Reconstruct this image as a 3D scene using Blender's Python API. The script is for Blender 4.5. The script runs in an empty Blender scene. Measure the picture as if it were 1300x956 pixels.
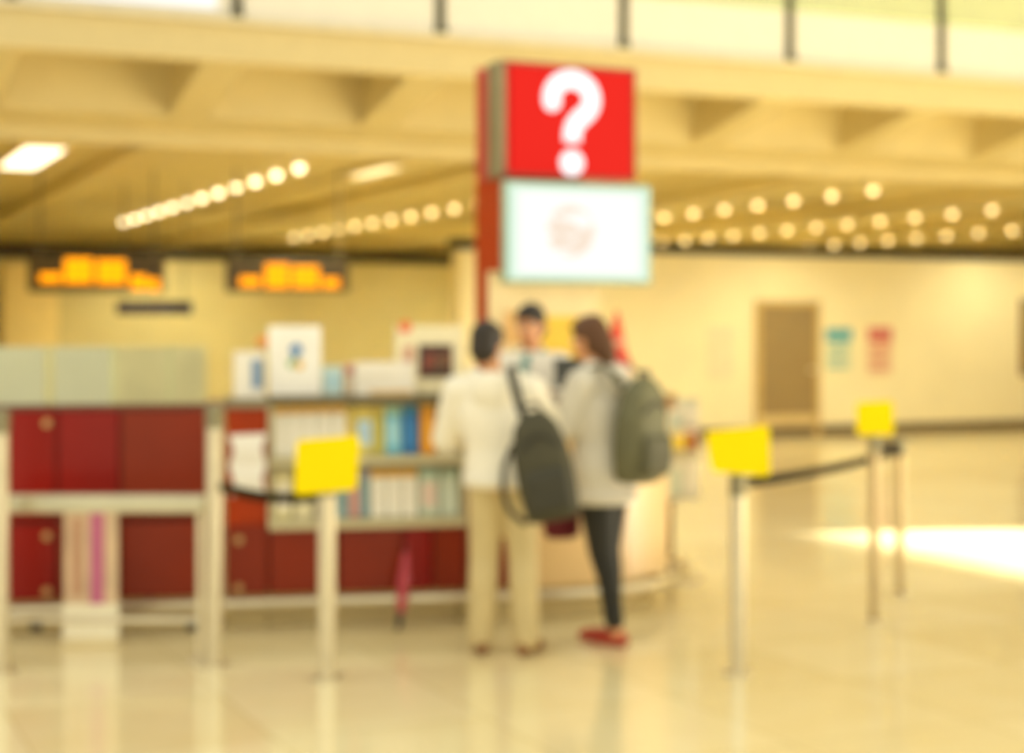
import bpy, bmesh, math, random
from mathutils import Vector, Matrix, Euler
random.seed(7)
sc = bpy.context.scene
col = sc.collection

# ------------------------------------------------------------------ camera
EYE, F = 1.6, 2100.0                      # eye height (m), focal length in pixels of the 1300 px wide frame
cam_d = bpy.data.cameras.new('camera'); cam = bpy.data.objects.new('camera', cam_d); col.objects.link(cam)
cam.location = (0, 0, EYE); cam.rotation_euler = (math.radians(90), 0, 0)
cam_d.sensor_width = 36; cam_d.sensor_fit = 'HORIZONTAL'; cam_d.lens = F / 1300 * 36
cam_d.shift_y = -58 / 1300; cam_d.clip_end = 300
cam_d.dof.use_dof = True; cam_d.dof.focus_distance = 1.6; cam_d.dof.aperture_fstop = 3.4
sc.camera = cam
# ------------------------------------------------------------------ light
w = bpy.data.worlds.new('world'); sc.world = w; w.use_nodes = True
bg = w.node_tree.nodes['Background']; bg.inputs[0].default_value = (1.0, 0.97, 0.81, 1); bg.inputs[1].default_value = 0.9
sun_d = bpy.data.lights.new('sun', 'SUN'); sun_d.energy = 45; sun_d.angle = 0.012; sun_d.color = (1, .95, .85)
sun = bpy.data.objects.new('sun', sun_d); col.objects.link(sun); sun.location = (30, 10, 12)
SUN_EL = math.radians(20)
sun.rotation_euler = Vector((-.995 * math.cos(SUN_EL), -.1 * math.cos(SUN_EL), -math.sin(SUN_EL))).to_track_quat('-Z', 'Y').to_euler()
sc.view_settings.view_transform = 'Standard'; sc.view_settings.look = 'None'
sc.view_settings.gamma = 1; sc.view_settings.use_curve_mapping = False
sc.view_settings.exposure = 0.42

# ------------------------------------------------------------------ helpers
TH = math.atan(940 / 2100)                # the building's grid is turned by this angle
CU, SU = math.cos(TH), math.sin(TH)
def G(u, v, z=0): return Vector((u * CU - v * SU, u * SU + v * CU, z))     # building grid -> world
def at(x, y, D): return Vector(((x - 650) / F * D, D, EYE + (420 - y) / F * D))

def lin(c):
    if isinstance(c, str): c = [int(c[i:i + 2], 16) / 255 for i in (0, 2, 4)]
    return tuple((v / 12.92 if v <= .04045 else ((v + .055) / 1.055) ** 2.4) for v in c)
MATS = {}
def M(name, c, rough=.5, metal=0, em=0, spec=None, var=.06, scale=6, trans=0, bump=0, coat=0):
    if name in MATS: return MATS[name]
    m = bpy.data.materials.new(name); m.use_nodes = True; nt = m.node_tree; b = nt.nodes['Principled BSDF']
    c = lin(c)
    if em:
        b.inputs['Base Color'].default_value = (c[0] * .08, c[1] * .08, c[2] * .08, 1)
        b.inputs['Emission Color'].default_value = (*c, 1); b.inputs['Emission Strength'].default_value = em
    else:
        tc = nt.nodes.new('ShaderNodeTexCoord'); n = nt.nodes.new('ShaderNodeTexNoise'); r = nt.nodes.new('ShaderNodeValToRGB')
        n.inputs['Scale'].default_value = scale; n.inputs['Detail'].default_value = 3
        nt.links.new(tc.outputs['Object'], n.inputs['Vector']); nt.links.new(n.outputs['Fac'], r.inputs['Fac'])
        r.color_ramp.elements[0].position = .3; r.color_ramp.elements[1].position = .7
        r.color_ramp.elements[0].color = (*[v * (1 - var) for v in c], 1); r.color_ramp.elements[1].color = (*[min(1, v * (1 + var)) for v in c], 1)
        nt.links.new(r.outputs['Color'], b.inputs['Base Color'])
        if bump:
            bp = nt.nodes.new('ShaderNodeBump'); bp.inputs['Strength'].default_value = bump; bp.inputs['Distance'].default_value = .01
            n2 = nt.nodes.new('ShaderNodeTexNoise'); n2.inputs['Scale'].default_value = scale * 8
            nt.links.new(tc.outputs['Object'], n2.inputs['Vector']); nt.links.new(n2.outputs['Fac'], bp.inputs['Height']); nt.links.new(bp.outputs['Normal'], b.inputs['Normal'])
    b.inputs['Roughness'].default_value = rough; b.inputs['Metallic'].default_value = metal
    b.inputs['Specular IOR Level'].default_value = spec if spec is not None else (.1 if em else .5); b.inputs['Transmission Weight'].default_value = trans
    b.inputs['Coat Weight'].default_value = coat
    MATS[name] = m; return m

class B:
    def __init__(s): s.bm = bmesh.new()
    def box(s, c, d, rot=None, bevel=0):
        r = bmesh.ops.create_cube(s.bm, size=1); vs = r['verts']
        bmesh.ops.scale(s.bm, vec=d, verts=vs)
        if bevel:
            es = list({e for v in vs for e in v.link_edges})
            rb = bmesh.ops.bevel(s.bm, geom=es, offset=bevel, segments=2, profile=.5, affect='EDGES')
            vs = list({v for f in rb['faces'] for v in f.verts} | {v for v in vs if v.is_valid})
        if rot: bmesh.ops.rotate(s.bm, cent=(0, 0, 0), matrix=Euler(rot).to_matrix(), verts=vs)
        bmesh.ops.translate(s.bm, vec=c, verts=vs); return s
    def rings(s, R, closed=True):
        rr = [[s.bm.verts.new(p) for p in ring] for ring in R]; n = len(rr[0])
        for a, b in zip(rr, rr[1:]):
            for i in range(n): s.bm.faces.new((a[i], a[(i + 1) % n], b[(i + 1) % n], b[i]))
        if closed: s.bm.faces.new(list(reversed(rr[0]))); s.bm.faces.new(rr[-1])
        return s
    def tube(s, path, r, n=12):
        P = [Vector(p) for p in path]; k = len(P); rs = r if isinstance(r, (list, tuple)) else [r] * k
        T = [(P[min(i + 1, k - 1)] - P[max(i - 1, 0)]).normalized() for i in range(k)]
        a = T[0].orthogonal().normalized(); R = []
        for i in range(k):
            a = (a - T[i] * a.dot(T[i])).normalized(); b = T[i].cross(a)
            R.append([P[i] + (a * math.cos(q * math.tau / n) + b * math.sin(q * math.tau / n)) * rs[i] for q in range(n)])
        return s.rings(R)
    def cap(s, p0, r0, p1, r1):                      # tapered limb with round ends
        p0, p1 = Vector(p0), Vector(p1); d = p1 - p0
        if d.length < 1e-5: d = Vector((0, 0, 1e-4))
        t = d.normalized(); P, R = [], []
        for i in range(4): a = math.pi / 2 * (1 - i / 4); P.append(p0 - t * r0 * math.sin(a)); R.append(max(r0 * math.cos(a), .0005))
        P += [p0, p1]; R += [r0, r1]
        for i in range(1, 5): a = math.pi / 2 * i / 4; P.append(p1 + t * r1 * math.sin(a)); R.append(max(r1 * math.cos(a), .0005))
        return s.tube(P, R, 14)
    def chain(s, pts):                               # [(p, r), ...]
        for (a, ra), (b, rb) in zip(pts, pts[1:]): s.cap(a, ra, b, rb)
        return s
    def ball(s, c, rad, rot=None, seg=20):
        r = bmesh.ops.create_uvsphere(s.bm, u_segments=seg, v_segments=max(8, seg // 2), radius=1); vs = r['verts']
        bmesh.ops.scale(s.bm, vec=rad if isinstance(rad, (tuple, list)) else (rad,) * 3, verts=vs)
        if rot: bmesh.ops.rotate(s.bm, cent=(0, 0, 0), matrix=Euler(rot).to_matrix(), verts=vs)
        bmesh.ops.translate(s.bm, vec=c, verts=vs); return s
    def loft(s, L, n=28, p=2.0):                     # [(cx, cy, z, rx, ry)]: superellipse rings
        R = []
        for cx, cy, z, rx, ry in L:
            ring = []
            for q in range(n):
                a = math.tau * q / n; c, d = math.cos(a), math.sin(a)
                ring.append(Vector((cx + rx * math.copysign(abs(c) ** (2 / p), c), cy + ry * math.copysign(abs(d) ** (2 / p), d), z)))
            R.append(ring)
        return s.rings(R)
    def prism(s, poly, z0, z1):
        return s.rings([[Vector((x, y, z0)) for x, y in poly], [Vector((x, y, z1)) for x, y in poly]])
    def ribbon(s, path, h, t):                       # flat webbing standing on edge along a path
        P = [Vector(p) for p in path]; k = len(P); R = []
        for i in range(k):
            T = P[min(i + 1, k - 1)] - P[max(i - 1, 0)]; nrm = Vector((-T.y, T.x, 0)).normalized() * t / 2; up = Vector((0, 0, h / 2))
            R.append([P[i] + nrm + up, P[i] - nrm + up, P[i] - nrm - up, P[i] + nrm - up])
        return s.rings(R)
    def lathe(s, prof, c=(0, 0, 0), n=24):
        return s.rings([[Vector((c[0] + r * math.cos(math.tau * q / n), c[1] + r * math.sin(math.tau * q / n), c[2] + z)) for q in range(n)] for r, z in prof])
    def mesh(s, name):
        bmesh.ops.recalc_face_normals(s.bm, faces=s.bm.faces); me = bpy.data.meshes.new(name); s.bm.to_mesh(me); s.bm.free(); return me
    def out(s, name, mat, parent=None, smooth=False, label=None):
        me = s.mesh(name); me.materials.append(mat)
        if smooth:
            for p in me.polygons: p.use_smooth = True
        o = bpy.data.objects.new(name, me); col.objects.link(o); o.parent = parent
        if label: o['label'] = label
        return o
    def fuse(s, name, mat, parent, voxel=.012, it=4, label=None):   # melt overlapping volumes into ONE skin
        me = s.mesh(name); o = bpy.data.objects.new(name, me); col.objects.link(o)
        r = o.modifiers.new('r', 'REMESH'); r.mode = 'VOXEL'; r.voxel_size = voxel
        sm = o.modifiers.new('s', 'SMOOTH'); sm.iterations = it; sm.factor = .5
        dg = bpy.context.evaluated_depsgraph_get(); new = bpy.data.meshes.new_from_object(o.evaluated_get(dg))
        o.modifiers.clear(); o.data = new; new.name = name; new.materials.clear(); new.materials.append(mat)
        for p in new.polygons: p.use_smooth = True; p.material_index = 0
        o.parent = parent
        if label: o['label'] = label
        return o
def tag(o, label, cat, group=None):
    o['label'] = label; o['category'] = cat
    if group: o['group'] = group
    return o
def thing(name, label, cat, loc=(0, 0, 0), rz=0, group=None):
    o = bpy.data.objects.new(name, None); col.objects.link(o); o.location = loc; o.rotation_euler = (0, 0, rz); o.empty_display_size = .1
    return tag(o, label, cat, group)
def struct(o): o['kind'] = 'structure'; return o
def copy_tree(o, parent=None):
    c = o.copy(); col.objects.link(c); c.parent = parent
    for ch in list(o.children): copy_tree(ch, c)
    return c
ORD = ['first', 'second', 'third', 'fourth', 'fifth', 'sixth', 'seventh', 'eighth', 'ninth', 'tenth', 'eleventh', 'twelfth', 'thirteenth', 'fourteenth', 'fifteenth', 'sixteenth', 'seventeenth', 'eighteenth', 'nineteenth', 'twentieth', 'last']

# ------------------------------------------------------------------ materials
WALL = M('cream_wall', 'f8eabc', .5, var=.03, scale=1.5)
WALL2 = M('mustard_wall', 'd0c288', .6, var=.05, scale=1.5)
FASC = M('fascia_paint', 'c8b682', .5, var=.03)
SOFF = M('soffit_paint', 'dccb94', .55, var=.04, scale=2)
CEIL = M('ceiling_paint', 'decb8c', .5, var=.04, scale=2)
DARK = M('dark_brown_trim', '1e190c', .7)
STEEL = M('brushed_steel', 'd8ccae', .32, metal=.85, var=.05, scale=12)
DSTEEL = M('grey_steel', '8d8568', .4, metal=.7)
BLACK = M('black_plastic', '1c1a15', .5)
REDP = M('red_glossy_panel', '8a0c00', .25, spec=.25, var=.10, scale=2)
REDB = M('brown_red_panel', '84280a', .3, spec=.25, var=.12, scale=2)
ORNG = M('rust_red_laminate', 'b23a00', .4, spec=.25, var=.12, scale=3)
BEIG = M('beige_laminate', 'ecc88a', .35, var=.04, scale=3)
TOPM = M('grey_brown_worktop', '8e8264', .35, var=.1, scale=8)
WHITE = M('white_card', 'f6f0e2', .5, var=.02)
YEL = M('yellow_plastic', 'ffe200', .5, spec=.1, var=.01)
SKIN = M('skin', 'd99a68', .5, var=.05, scale=20)

def floor_mat():
    m = bpy.data.materials.new('polished_stone'); m.use_nodes = True; nt = m.node_tree; b = nt.nodes['Principled BSDF']
    tc = nt.nodes.new('ShaderNodeTexCoord'); br = nt.nodes.new('ShaderNodeTexBrick'); n = nt.nodes.new('ShaderNodeTexNoise'); mx = nt.nodes.new('ShaderNodeMixRGB')
    br.offset = 0; br.inputs['Scale'].default_value = 1; br.inputs['Brick Width'].default_value = .9; br.inputs['Row Height'].default_value = .9; br.inputs['Mortar Size'].default_value = .006
    br.inputs['Color1'].default_value = (*lin('f2e2b0'), 1); br.inputs['Color2'].default_value = (*lin('e9d6a0'), 1); br.inputs['Mortar'].default_value = (*lin('d8c590'), 1)
    nt.links.new(tc.outputs['Object'], br.inputs['Vector']); nt.links.new(tc.outputs['Object'], n.inputs['Vector']); n.inputs['Scale'].default_value = 3; n.inputs['Detail'].default_value = 6
    mx.blend_type = 'SOFT_LIGHT'; mx.inputs[0].default_value = .25
    nt.links.new(br.outputs['Color'], mx.inputs[1]); nt.links.new(n.outputs['Fac'], mx.inputs[2]); nt.links.new(mx.outputs[0], b.inputs['Base Color'])
    b.inputs['Roughness'].default_value = .13; b.inputs['Specular IOR Level'].default_value = .6
    return m
# ------------------------------------------------------------------ the hall
def gbox(name, u0, u1, v0, v1, z0, z1, mat, parent=None, bevel=0):
    """box on the building grid; object origin at the grid's own origin so that materials follow the grid"""
    b = B().box(((u0 + u1) / 2, (v0 + v1) / 2, (z0 + z1) / 2), (u1 - u0, v1 - v0, z1 - z0), bevel=bevel)
    o = b.out(name, mat, parent)
    if parent is None: o.rotation_euler = (0, 0, TH)
    return o
struct(gbox('floor', -6, 31, -14, 46, -.2, 0, floor_mat()))
V_WALL, V_LEFT, V_FAS, V_CEIL, Z_FAS, Z_CEIL = 21.3, 26.0, 14.375, 16.43, 4.0, 3.57
# far partition on the right: cream, with skirting and dark capping
def u_px(px, v): k = (px - 650) / F; return (k * CU + SU) / (CU - k * SU) * v      # grid u where a sight line meets a plane of constant v
U_W = u_px(584, V_WALL)                             # its left end, just behind the red column
Z_W = 2.74
wr = struct(gbox('wall_back', U_W, 30, V_WALL, V_WALL + .3, 0, Z_W, WALL))
for i in range(9):                                  # cream cladding panels of the partition
    a = U_W + (30 - U_W) * i / 9; c = U_W + (30 - U_W) * (i + 1) / 9
    gbox('wall_panel', a + .004, c - .004, V_WALL - .012, V_WALL, .16, Z_W - .02, WALL, wr)
struct(gbox('baseboard_back', U_W, 30, V_WALL - .035, V_WALL - .013, 0, .15, M('baseboard_brown', '6e5a34', .4)))
struct(gbox('trim_1', U_W - .05, 30, V_WALL - .06, V_WALL + .35, Z_W, Z_W + .15, DARK))
struct(gbox('wall_left_back', 0, U_W + 3.5, V_LEFT, V_LEFT + .3, 0, 2.72, WALL2))
struct(gbox('trim_2', 0, U_W + 3.5, V_LEFT - .06, V_LEFT + .35, 2.72, 2.9, DARK))
struct(gbox('wall_column', u_px(6, 25.6), u_px(74, 25.6), 25.6, 26, 0, 2.60, M('cream_column', 'f0d890', .5)))
struct(gbox('wall_far', -1, 31, 45, 45.3, 0, 6, WALL2))
struct(gbox('wall_left_unseen', -.3, 0, V_FAS, 46, 0, 6, WALL))  # unseen side wall out of frame, added to block outside light
# tall side wall with the opening that lets the low sun in
VO, ZO = 3.52, 8.7
wb = B()
for v0, v1, z0, z1 in ((VO, 46, 0, 22), (-14, VO, ZO, 22), (-14, VO, 0, .12)):
    wb.box((30.15, (v0 + v1) / 2, (z0 + z1) / 2), (.3, v1 - v0, z1 - z0))
o = struct(wb.out('wall_right', WALL)); o.rotation_euler = (0, 0, TH)
# upper floor: fascia, sloping coffered soffit, flat ceiling with beams
struct(gbox('trim_3', -1, 30, V_FAS - .03, V_FAS + .25, Z_FAS, 4.31, FASC))
struct(gbox('trim_4', -1, 30, V_FAS - .10, V_FAS + .25, 4.31, 4.36, M('cream_ledge', 'd2c7a6', .5)))
struct(gbox('floor_upper', -1, 30, V_FAS + .05, 46, 4.285, 4.305, FASC))
SL = (Z_FAS - Z_CEIL) / (V_CEIL - V_FAS)
def zs(v): return Z_FAS - (v - V_FAS) * SL
MOD, UO = 1.94, 1.74                                # coffer module and phase on the grid
cof = struct(gbox('ceiling_coffered', -1, 30, V_FAS - .02, V_FAS + .12, Z_FAS - .02, Z_FAS + .05, SOFF))
def quadprism(name, pts, mat, parent):              # pts: 8 corners (bottom 4, top 4)
    b = B(); vs = [b.bm.verts.new(p) for p in pts]
    for f in ((3, 2, 1, 0), (4, 5, 6, 7), (0, 1, 5, 4), (1, 2, 6, 5), (2, 3, 7, 6), (3, 0, 4, 7)): b.bm.faces.new([vs[i] for i in f])
    return b.out(name, mat, parent)
def sbox(name, u0, u1, v0, v1, h, mat, parent, du=0):   # piece following the sloping soffit; du: splay of the sides at its top
    quadprism(name, [(u0, v0, zs(v0)), (u1, v0, zs(v0)), (u1, v1, zs(v1)), (u0, v1, zs(v1)),
                     (u0 + du, v0, zs(v0) + h), (u1 - du, v0, zs(v0) + h), (u1 - du, v1, zs(v1) + h), (u0 + du, v1, zs(v1) + h)], mat, parent)
VC0, VC1 = V_FAS + .12, V_CEIL - .50
sbox('front_band', -1, 30, V_FAS + .05, VC0, .05, SOFF, cof)
sbox('rear_band', -1, 30, VC1, V_CEIL + .05, .05, SOFF, cof)
Z_LID = 4.27
for i in range(-1, 15):
    uc = UO + MOD * i
    quadprism('coffer_rib', [(uc - .19, VC0 - .01, zs(VC0)), (uc + .19, VC0 - .01, zs(VC0)), (uc + .19, VC1 + .01, zs(VC1)), (uc - .19, VC1 + .01, zs(VC1)),
                             (uc - .13, VC0 - .01, Z_LID), (uc + .13, VC0 - .01, Z_LID), (uc + .13, VC1 + .01, Z_LID), (uc - .13, VC1 + .01, Z_LID)], SOFF, cof)
    a, c = uc + .13, uc + MOD - .13                 # upright far cheek of the coffer bay and its lid
    quadprism('coffer_cheek', [(a, VC1 - .01, zs(VC1)), (c, VC1 - .01, zs(VC1)), (c, VC1 + .05, zs(VC1)), (a, VC1 + .05, zs(VC1)),
                               (a, VC1 - .06, Z_LID), (c, VC1 - .06, Z_LID), (c, VC1 + .05, Z_LID), (a, VC1 + .05, Z_LID)], SOFF, cof)
    B().box(((a + c) / 2, (VC0 + VC1) / 2, Z_LID + .006), (c - a, VC1 - VC0, .012)).out('coffer_lid', SOFF, cof)
ceil = struct(gbox('ceiling', -1, 30, V_CEIL, 46, Z_CEIL, Z_CEIL + .1, CEIL))
gbox('ceiling_edge', -1, 30, V_CEIL - .04, V_CEIL + .02, Z_CEIL - .14, Z_CEIL + .02, SOFF, ceil)
ROWS = [5.7, 9.8, 13.8, 17.75, 21.7]
for r in ROWS:
    gbox('ceiling_beam', r - 2.3, r - 1.75, V_CEIL + .02, 45, Z_CEIL - .14, Z_CEIL, CEIL, ceil)
    gbox('ceiling_beam', r + .75, r + 1.0, V_CEIL + .02, 45, Z_CEIL - .07, Z_CEIL, CEIL, ceil)
# upper-floor back wall
struct(gbox('wall_upper', -1, 30, 19, 19.2, 4.3, 9, M('upper_cream', 'd8d2ba', .6)))

# balustrade of the upper floor: bays of cream panel + green glass between dark posts
PANEL = M('pale_infill', 'd8d2c4', .35, var=.02); GGL = M('green_glass', 'e6ecc0', .15, trans=.6, var=.02)
POSTM = M('dark_olive_post', '4a4630', .4, metal=.3)
bal = thing('balustrade', 'upper floor balustrade of pale panels and green glass between dark posts', 'balustrade', (0, 0, 0), TH)
ub = G(0, 0).x
def u_at(X): return X * CU + (15.75 + .4476 * X) * SU
for i in range(-5, 9):
    X = -.662 + 1.768 * i; u = u_at(X); u2 = u_at(X + 1.768)
    B().box((u, V_FAS + .02, 4.93), (.085, .05, 1.13), bevel=.008).out('post', POSTM, bal)
    B().box((u, V_FAS + .02, 4.40), (.11, .09, .08), bevel=.008).out('post_foot', POSTM, bal)
    B().box(((u + u2) / 2, V_FAS + .04, 4.635), (u2 - u - .11, .03, .52)).out('infill_panel', PANEL, bal)
    B().box(((u + u2) / 2, V_FAS + .04, 4.915), (u2 - u - .11, .04, .03)).out('glass_bead', M('green_bead', 'cfd7a0', .3), bal)
    B().box(((u + u2) / 2, V_FAS + .04, 5.19), (u2 - u - .11, .014, .52)).out('glass_pane', GGL, bal)
B().tube([(-1, V_FAS + .03, 5.53), (30, V_FAS + .03, 5.53)], .03).out('handrail', STEEL, bal, True)
lb = thing('sun_patch_panel', 'glowing white panel added as a patch of sun on the upper ledge above the coffers', 'sun patch panel', G(u_at(-4.05), V_FAS + .015, 4.42), TH)  # emissive panel added in place of a sunlit white patch
B().box((.80, .0, .22), (1.62, .02, .44), bevel=.004).out('casing', STEEL, lb)  # backing of the added sun patch panel
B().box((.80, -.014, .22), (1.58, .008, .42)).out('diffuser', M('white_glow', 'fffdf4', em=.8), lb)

# door, posters, display frames on the partition
def wall_u(px): k = (px - 650) / F; return (k * CU + SU) / (CU - k * SU) * V_WALL      # where a sight line meets the partition
d0, d1 = wall_u(959), wall_u(1037)
dr = struct(gbox('door_1', d0 + .05, d1 - .05, V_WALL - .045, V_WALL - .012, .16, 2.0, M('bronze_door', '957c4c', .4, var=.05)))
for a, c, z0, z1 in ((d0 - .02, d0 + .06, 0, 2.06), (d1 - .06, d1 + .02, 0, 2.06), (d0, d1, 1.98, 2.06)):
    gbox('door_frame', a, c, V_WALL - .07, V_WALL - .012, z0, z1, M('door_frame_cream', 'cbaa66', .4), dr)
gbox('kick_plate', d0 + .06, d1 - .06, V_WALL - .055, V_WALL - .045, .16, .32, M('kick_plate_pale', 'd9bd80', .4), dr)
gbox('door_handle', d1 - .18, d1 - .10, V_WALL - .10, V_WALL - .045, .98, 1.03, STEEL, dr)
def poster(px0, px1, y0, y1, name, label, base, head):
    u0, u1 = wall_u(px0), wall_u(px1); D = G((u0 + u1) / 2, V_WALL).y
    z0, z1 = EYE - (y1 - 420) / F * D, EYE - (y0 - 420) / F * D; wd, h = u1 - u0, z1 - z0
    t = thing(name, label, 'poster', G((u0 + u1) / 2, V_WALL - .013, z0), TH)
    B().box((0, -.006, h / 2), (wd, .012, h), bevel=.003).out('sheet', base, t)
    if head:
        B().box((0, -.014, h * .84), (wd * .94, .004, h * .28)).out('header', head, t)
        for k in range(3): B().box((-wd * .05, -.014, h * (.16 + .17 * k)), (wd * .7, .003, h * .05)).out('text_line', head, t)
        B().box((wd * .1, -.014, h * .62), (wd * .5, .003, h * .04)).out('text_line', head, t)
poster(1046, 1081, 416, 473, 'poster', 'pale poster with a blue heading beside the brown door', M('pale_teal_paper', 'dfe0b8', .5), M('blue_print', '52a6b4', .5))
poster(1100, 1132, 415, 476, 'poster', 'pale poster with a pink heading further from the brown door', M('pale_pink_paper', 'ecc9a0', .5), M('pink_print', 'cf6a66', .5))
poster(897, 931, 415, 482, 'notice', 'faint beige notice on the cream wall just left of the brown door', M('beige_paper', 'f0dfb8', .5), None)
u0, u1 = wall_u(1294), wall_u(1345); fr = thing('display_board', 'dark brown framed board on the cream wall at the far right edge', 'frame', G((u0 + u1) / 2, V_WALL - .013, .86), TH)
B().box((0, -.02, .63), (u1 - u0, .04, 1.26), bevel=.01).out('frame', M('brown_frame', '7a5c2c', .4), fr)
B().box((0, -.045, .63), (u1 - u0 - .12, .012, 1.12)).out('backing', M('olive_board', 'a98c50', .5), fr)

# downlights in rows
LENS = M('lamp_lens', 'ffe09a', em=3.2); LENSB = M('bright_lamp_lens', 'ffeab8', em=4.2); RIM = M('lamp_rim', 'ecd28a', .4)
rim_me = B().lathe([(.055, 0), (.085, 0), (.085, -.012), (.058, -.02), (.055, 0)], n=20).mesh('trim_ring'); rim_me.materials.append(RIM)
lens_me = B().lathe([(.001, .0), (.056, .0), (.056, -.05), (.045, -.075), (.025, -.09), (.001, -.095)], n=20).mesh('lens'); lens_me.materials.append(LENS)
lensb_me = B().lathe([(.001, .0), (.056, .0), (.056, -.05), (.045, -.075), (.025, -.09), (.001, -.095)], n=20).mesh('lens'); lensb_me.materials.append(LENSB)
sp = bpy.data.lights.new('downlight_lamp', 'SPOT'); sp.energy = 95; sp.color = (1, .96, .70); sp.spot_size = math.radians(150); sp.spot_blend = .8; sp.shadow_soft_size = .06
RN = ['at the far left', 'left of the red column', 'right of the question mark sign', 'above the brown door', 'nearest the right edge', 'lowest at the right']
V0 = [18.9, 18.3, 18.7, 19.0, 19.2, 28.0]
for ri, r in enumerate(ROWS):
    n = 0; v = V0[ri]
    while v < (33.0 if ri else 29.9):
        p = G(r, v, Z_CEIL); x = 650 + F * p.x / p.y
        if -60 < x < 1340:
            l = thing('downlight', f'round ceiling downlight, {ORD[min(n, 20)]} from the front in the row {RN[ri]}', 'downlight', p, 0, f'downlights in the row {RN[ri]}')
            for nm, me in (('trim_ring', rim_me), ('lens', lensb_me if ri == 0 else lens_me)):
                c = bpy.data.objects.new(nm, me); col.objects.link(c); c.parent = l
            s = bpy.data.objects.new('downlight_lamp', sp)
            if abs(v - V_WALL) < 1.3 or abs(v - V_LEFT) < 1.2: bpy.data.objects.remove(s); n += 1; v += .97; continue
            col.objects.link(s); s.parent = l; s.location = (0, 0, -.12)
            n += 1
        v += .97
def luminaire(p, L, wd, em, label):
    t = thing('ceiling_luminaire', label, 'ceiling light', p, TH)
    B().box((0, 0, -.03), (wd, L, .06), bevel=.01).out('casing', RIM, t)
    B().box((0, 0, -.064), (wd * .8, L * .94, .012)).out('diffuser', M('luminaire_glow%g' % em, 'fff0c8', em=em), t)
luminaire(G(6.6, 18.8, Z_CEIL), 1.5, .28, 1.9, 'short bright linear ceiling light left of the question mark sign')
luminaire(G(2.62, 18.9, Z_CEIL), 2.4, .5, 2.4, 'large glaring ceiling light at the far left edge')

# hanging LED boards and a blue direction sign
LED = M('orange_led', 'ff9804', em=1.7); LEDB = M('led_board_body', '6a5a34', .4)
def led_board(cx, D, wpx, y0, y1, glyphs, label):
    p = at(cx, y1, D); wd = wpx / F * D; h = (y1 - y0) / F * D
    t = thing('led_board', label, 'led sign', (p.x, D, p.z), 0)
    B().box((0, 0, h / 2), (wd, .14, h), bevel=.015).out('casing', LEDB, t)
    B().box((0, -.072, h / 2), (wd * .96, .01, h * .86)).out('screen', M('led_screen', '4a3c20', .4), t)
    for sx in (-.42, .42): B().tube([(wd * sx, 0, h), (wd * sx, 0, Z_CEIL - p.z)], .012, 8).out('hanger', DSTEEL, t)
    for x0, x1, ya, yb, rows in glyphs:             # lit dot-matrix characters, too blurred to read
        gx0, gx1 = (x0 - cx) / F * D, (x1 - cx) / F * D; gz0, gz1 = (y1 - yb) / F * D, (y1 - ya) / F * D
        b = B()
        for k in range(rows):
            zc = gz0 + (gz1 - gz0) * (k + .5) / rows
            b.box(((gx0 + gx1) / 2, -.082, zc), (gx1 - gx0, .012, (gz1 - gz0) / rows * .8), bevel=.004)
        for q in (.15, .5, .85): b.box((gx0 + (gx1 - gx0) * q, -.082, (gz0 + gz1) / 2), (.02, .011, gz1 - gz0))
        b.out('lit_character', LED, t)
led_board(123, 20, 172, 325, 371, [(84, 120, 328, 360, 4), (125, 162, 330, 361, 4), (53, 80, 347, 359, 2), (168, 188, 349, 368, 2), (190, 204, 354, 369, 2)], 'hanging board with large orange lit characters above the frosted glass, leftmost')
led_board(365, 20, 155, 330, 371, [(338, 368, 335, 366, 4), (372, 406, 338, 366, 4), (306, 332, 351, 364, 2), (410, 432, 353, 366, 2)], 'hanging board with orange lit characters nearer the red column')
p = at(196, 399, 22); t = thing('direction_sign', 'narrow dark blue direction sign hanging below the orange boards', 'sign', (p.x, 22, p.z))
B().box((0, 0, .085), (1.0, .08, .17), bevel=.01).out('panel', M('navy_panel', '1a1a48', .4), t)
for sx in (-.4, .4): B().tube([(sx, 0, .17), (sx, 0, Z_CEIL - p.z)], .01, 8).out('hanger', DSTEEL, t)
for k in range(3): B().box((-.3 + .22 * k, -.043, .085), (.16, .006, .05)).out('lettering', M('pale_lettering', '50507c', .5), t)

# ------------------------------------------------------------------ information desk
DX, DY = Vector((.9835, .181, 0)), Vector((-.181, .9835, 0)); DT = Vector((.131, 9.10, 0)); DRZ = math.atan2(.181, .9835)
def dk(x, y, z=0): return DT + DX * x + DY * y + Vector((0, 0, z))
def dx(px, off=0):                                   # desk-local x where a sight line meets the plane `off` behind the desk front
    o = DT + DY * off; k = (px - 650) / F
    return (k * o.y - o.x) / (DX.x - k * DX.y)
def dz(px, y, off=0): q = dk(dx(px, off), off); return EYE - (y - 420) / F * q.y
desk = thing('information_desk', 'rounded information desk with beige curved front and rust red end panel below the screen', 'desk', DT, DRZ)
RO, RI = 1.0, .62; ZK, ZT = .19, 1.17
XS0, XS1 = dx(341), dx(592)                          # brochure shelving between these
XE = dx(286)
def arc(r, a0, a1, n): return [(r * math.cos(a), 1.0 + r * math.sin(a)) for a in [a0 + (a1 - a0) * i / n for i in range(n + 1)]]
def ringseg(r0, r1, a0, a1, z0, z1, n=10): return B().prism(arc(r1, a0, a1, n) + arc(r0, a1, a0, n), z0, z1)
A0, A1 = -math.pi / 2, math.pi * .62
ringseg(RO - .16, RO - .09, A0, A1, 0, ZK, 28).out('plinth', M('plinth_metal', 'cdb880', .4, metal=.2), desk)
na = 6
for i in range(na):
    a, c = A0 + (A1 - A0) * i / na, A0 + (A1 - A0) * (i + 1) / na
    ringseg(RO - .04, RO, a + .006, c - .006, ZK, ZT - .04, 8).out('curved_panel', BEIG, desk)
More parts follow.
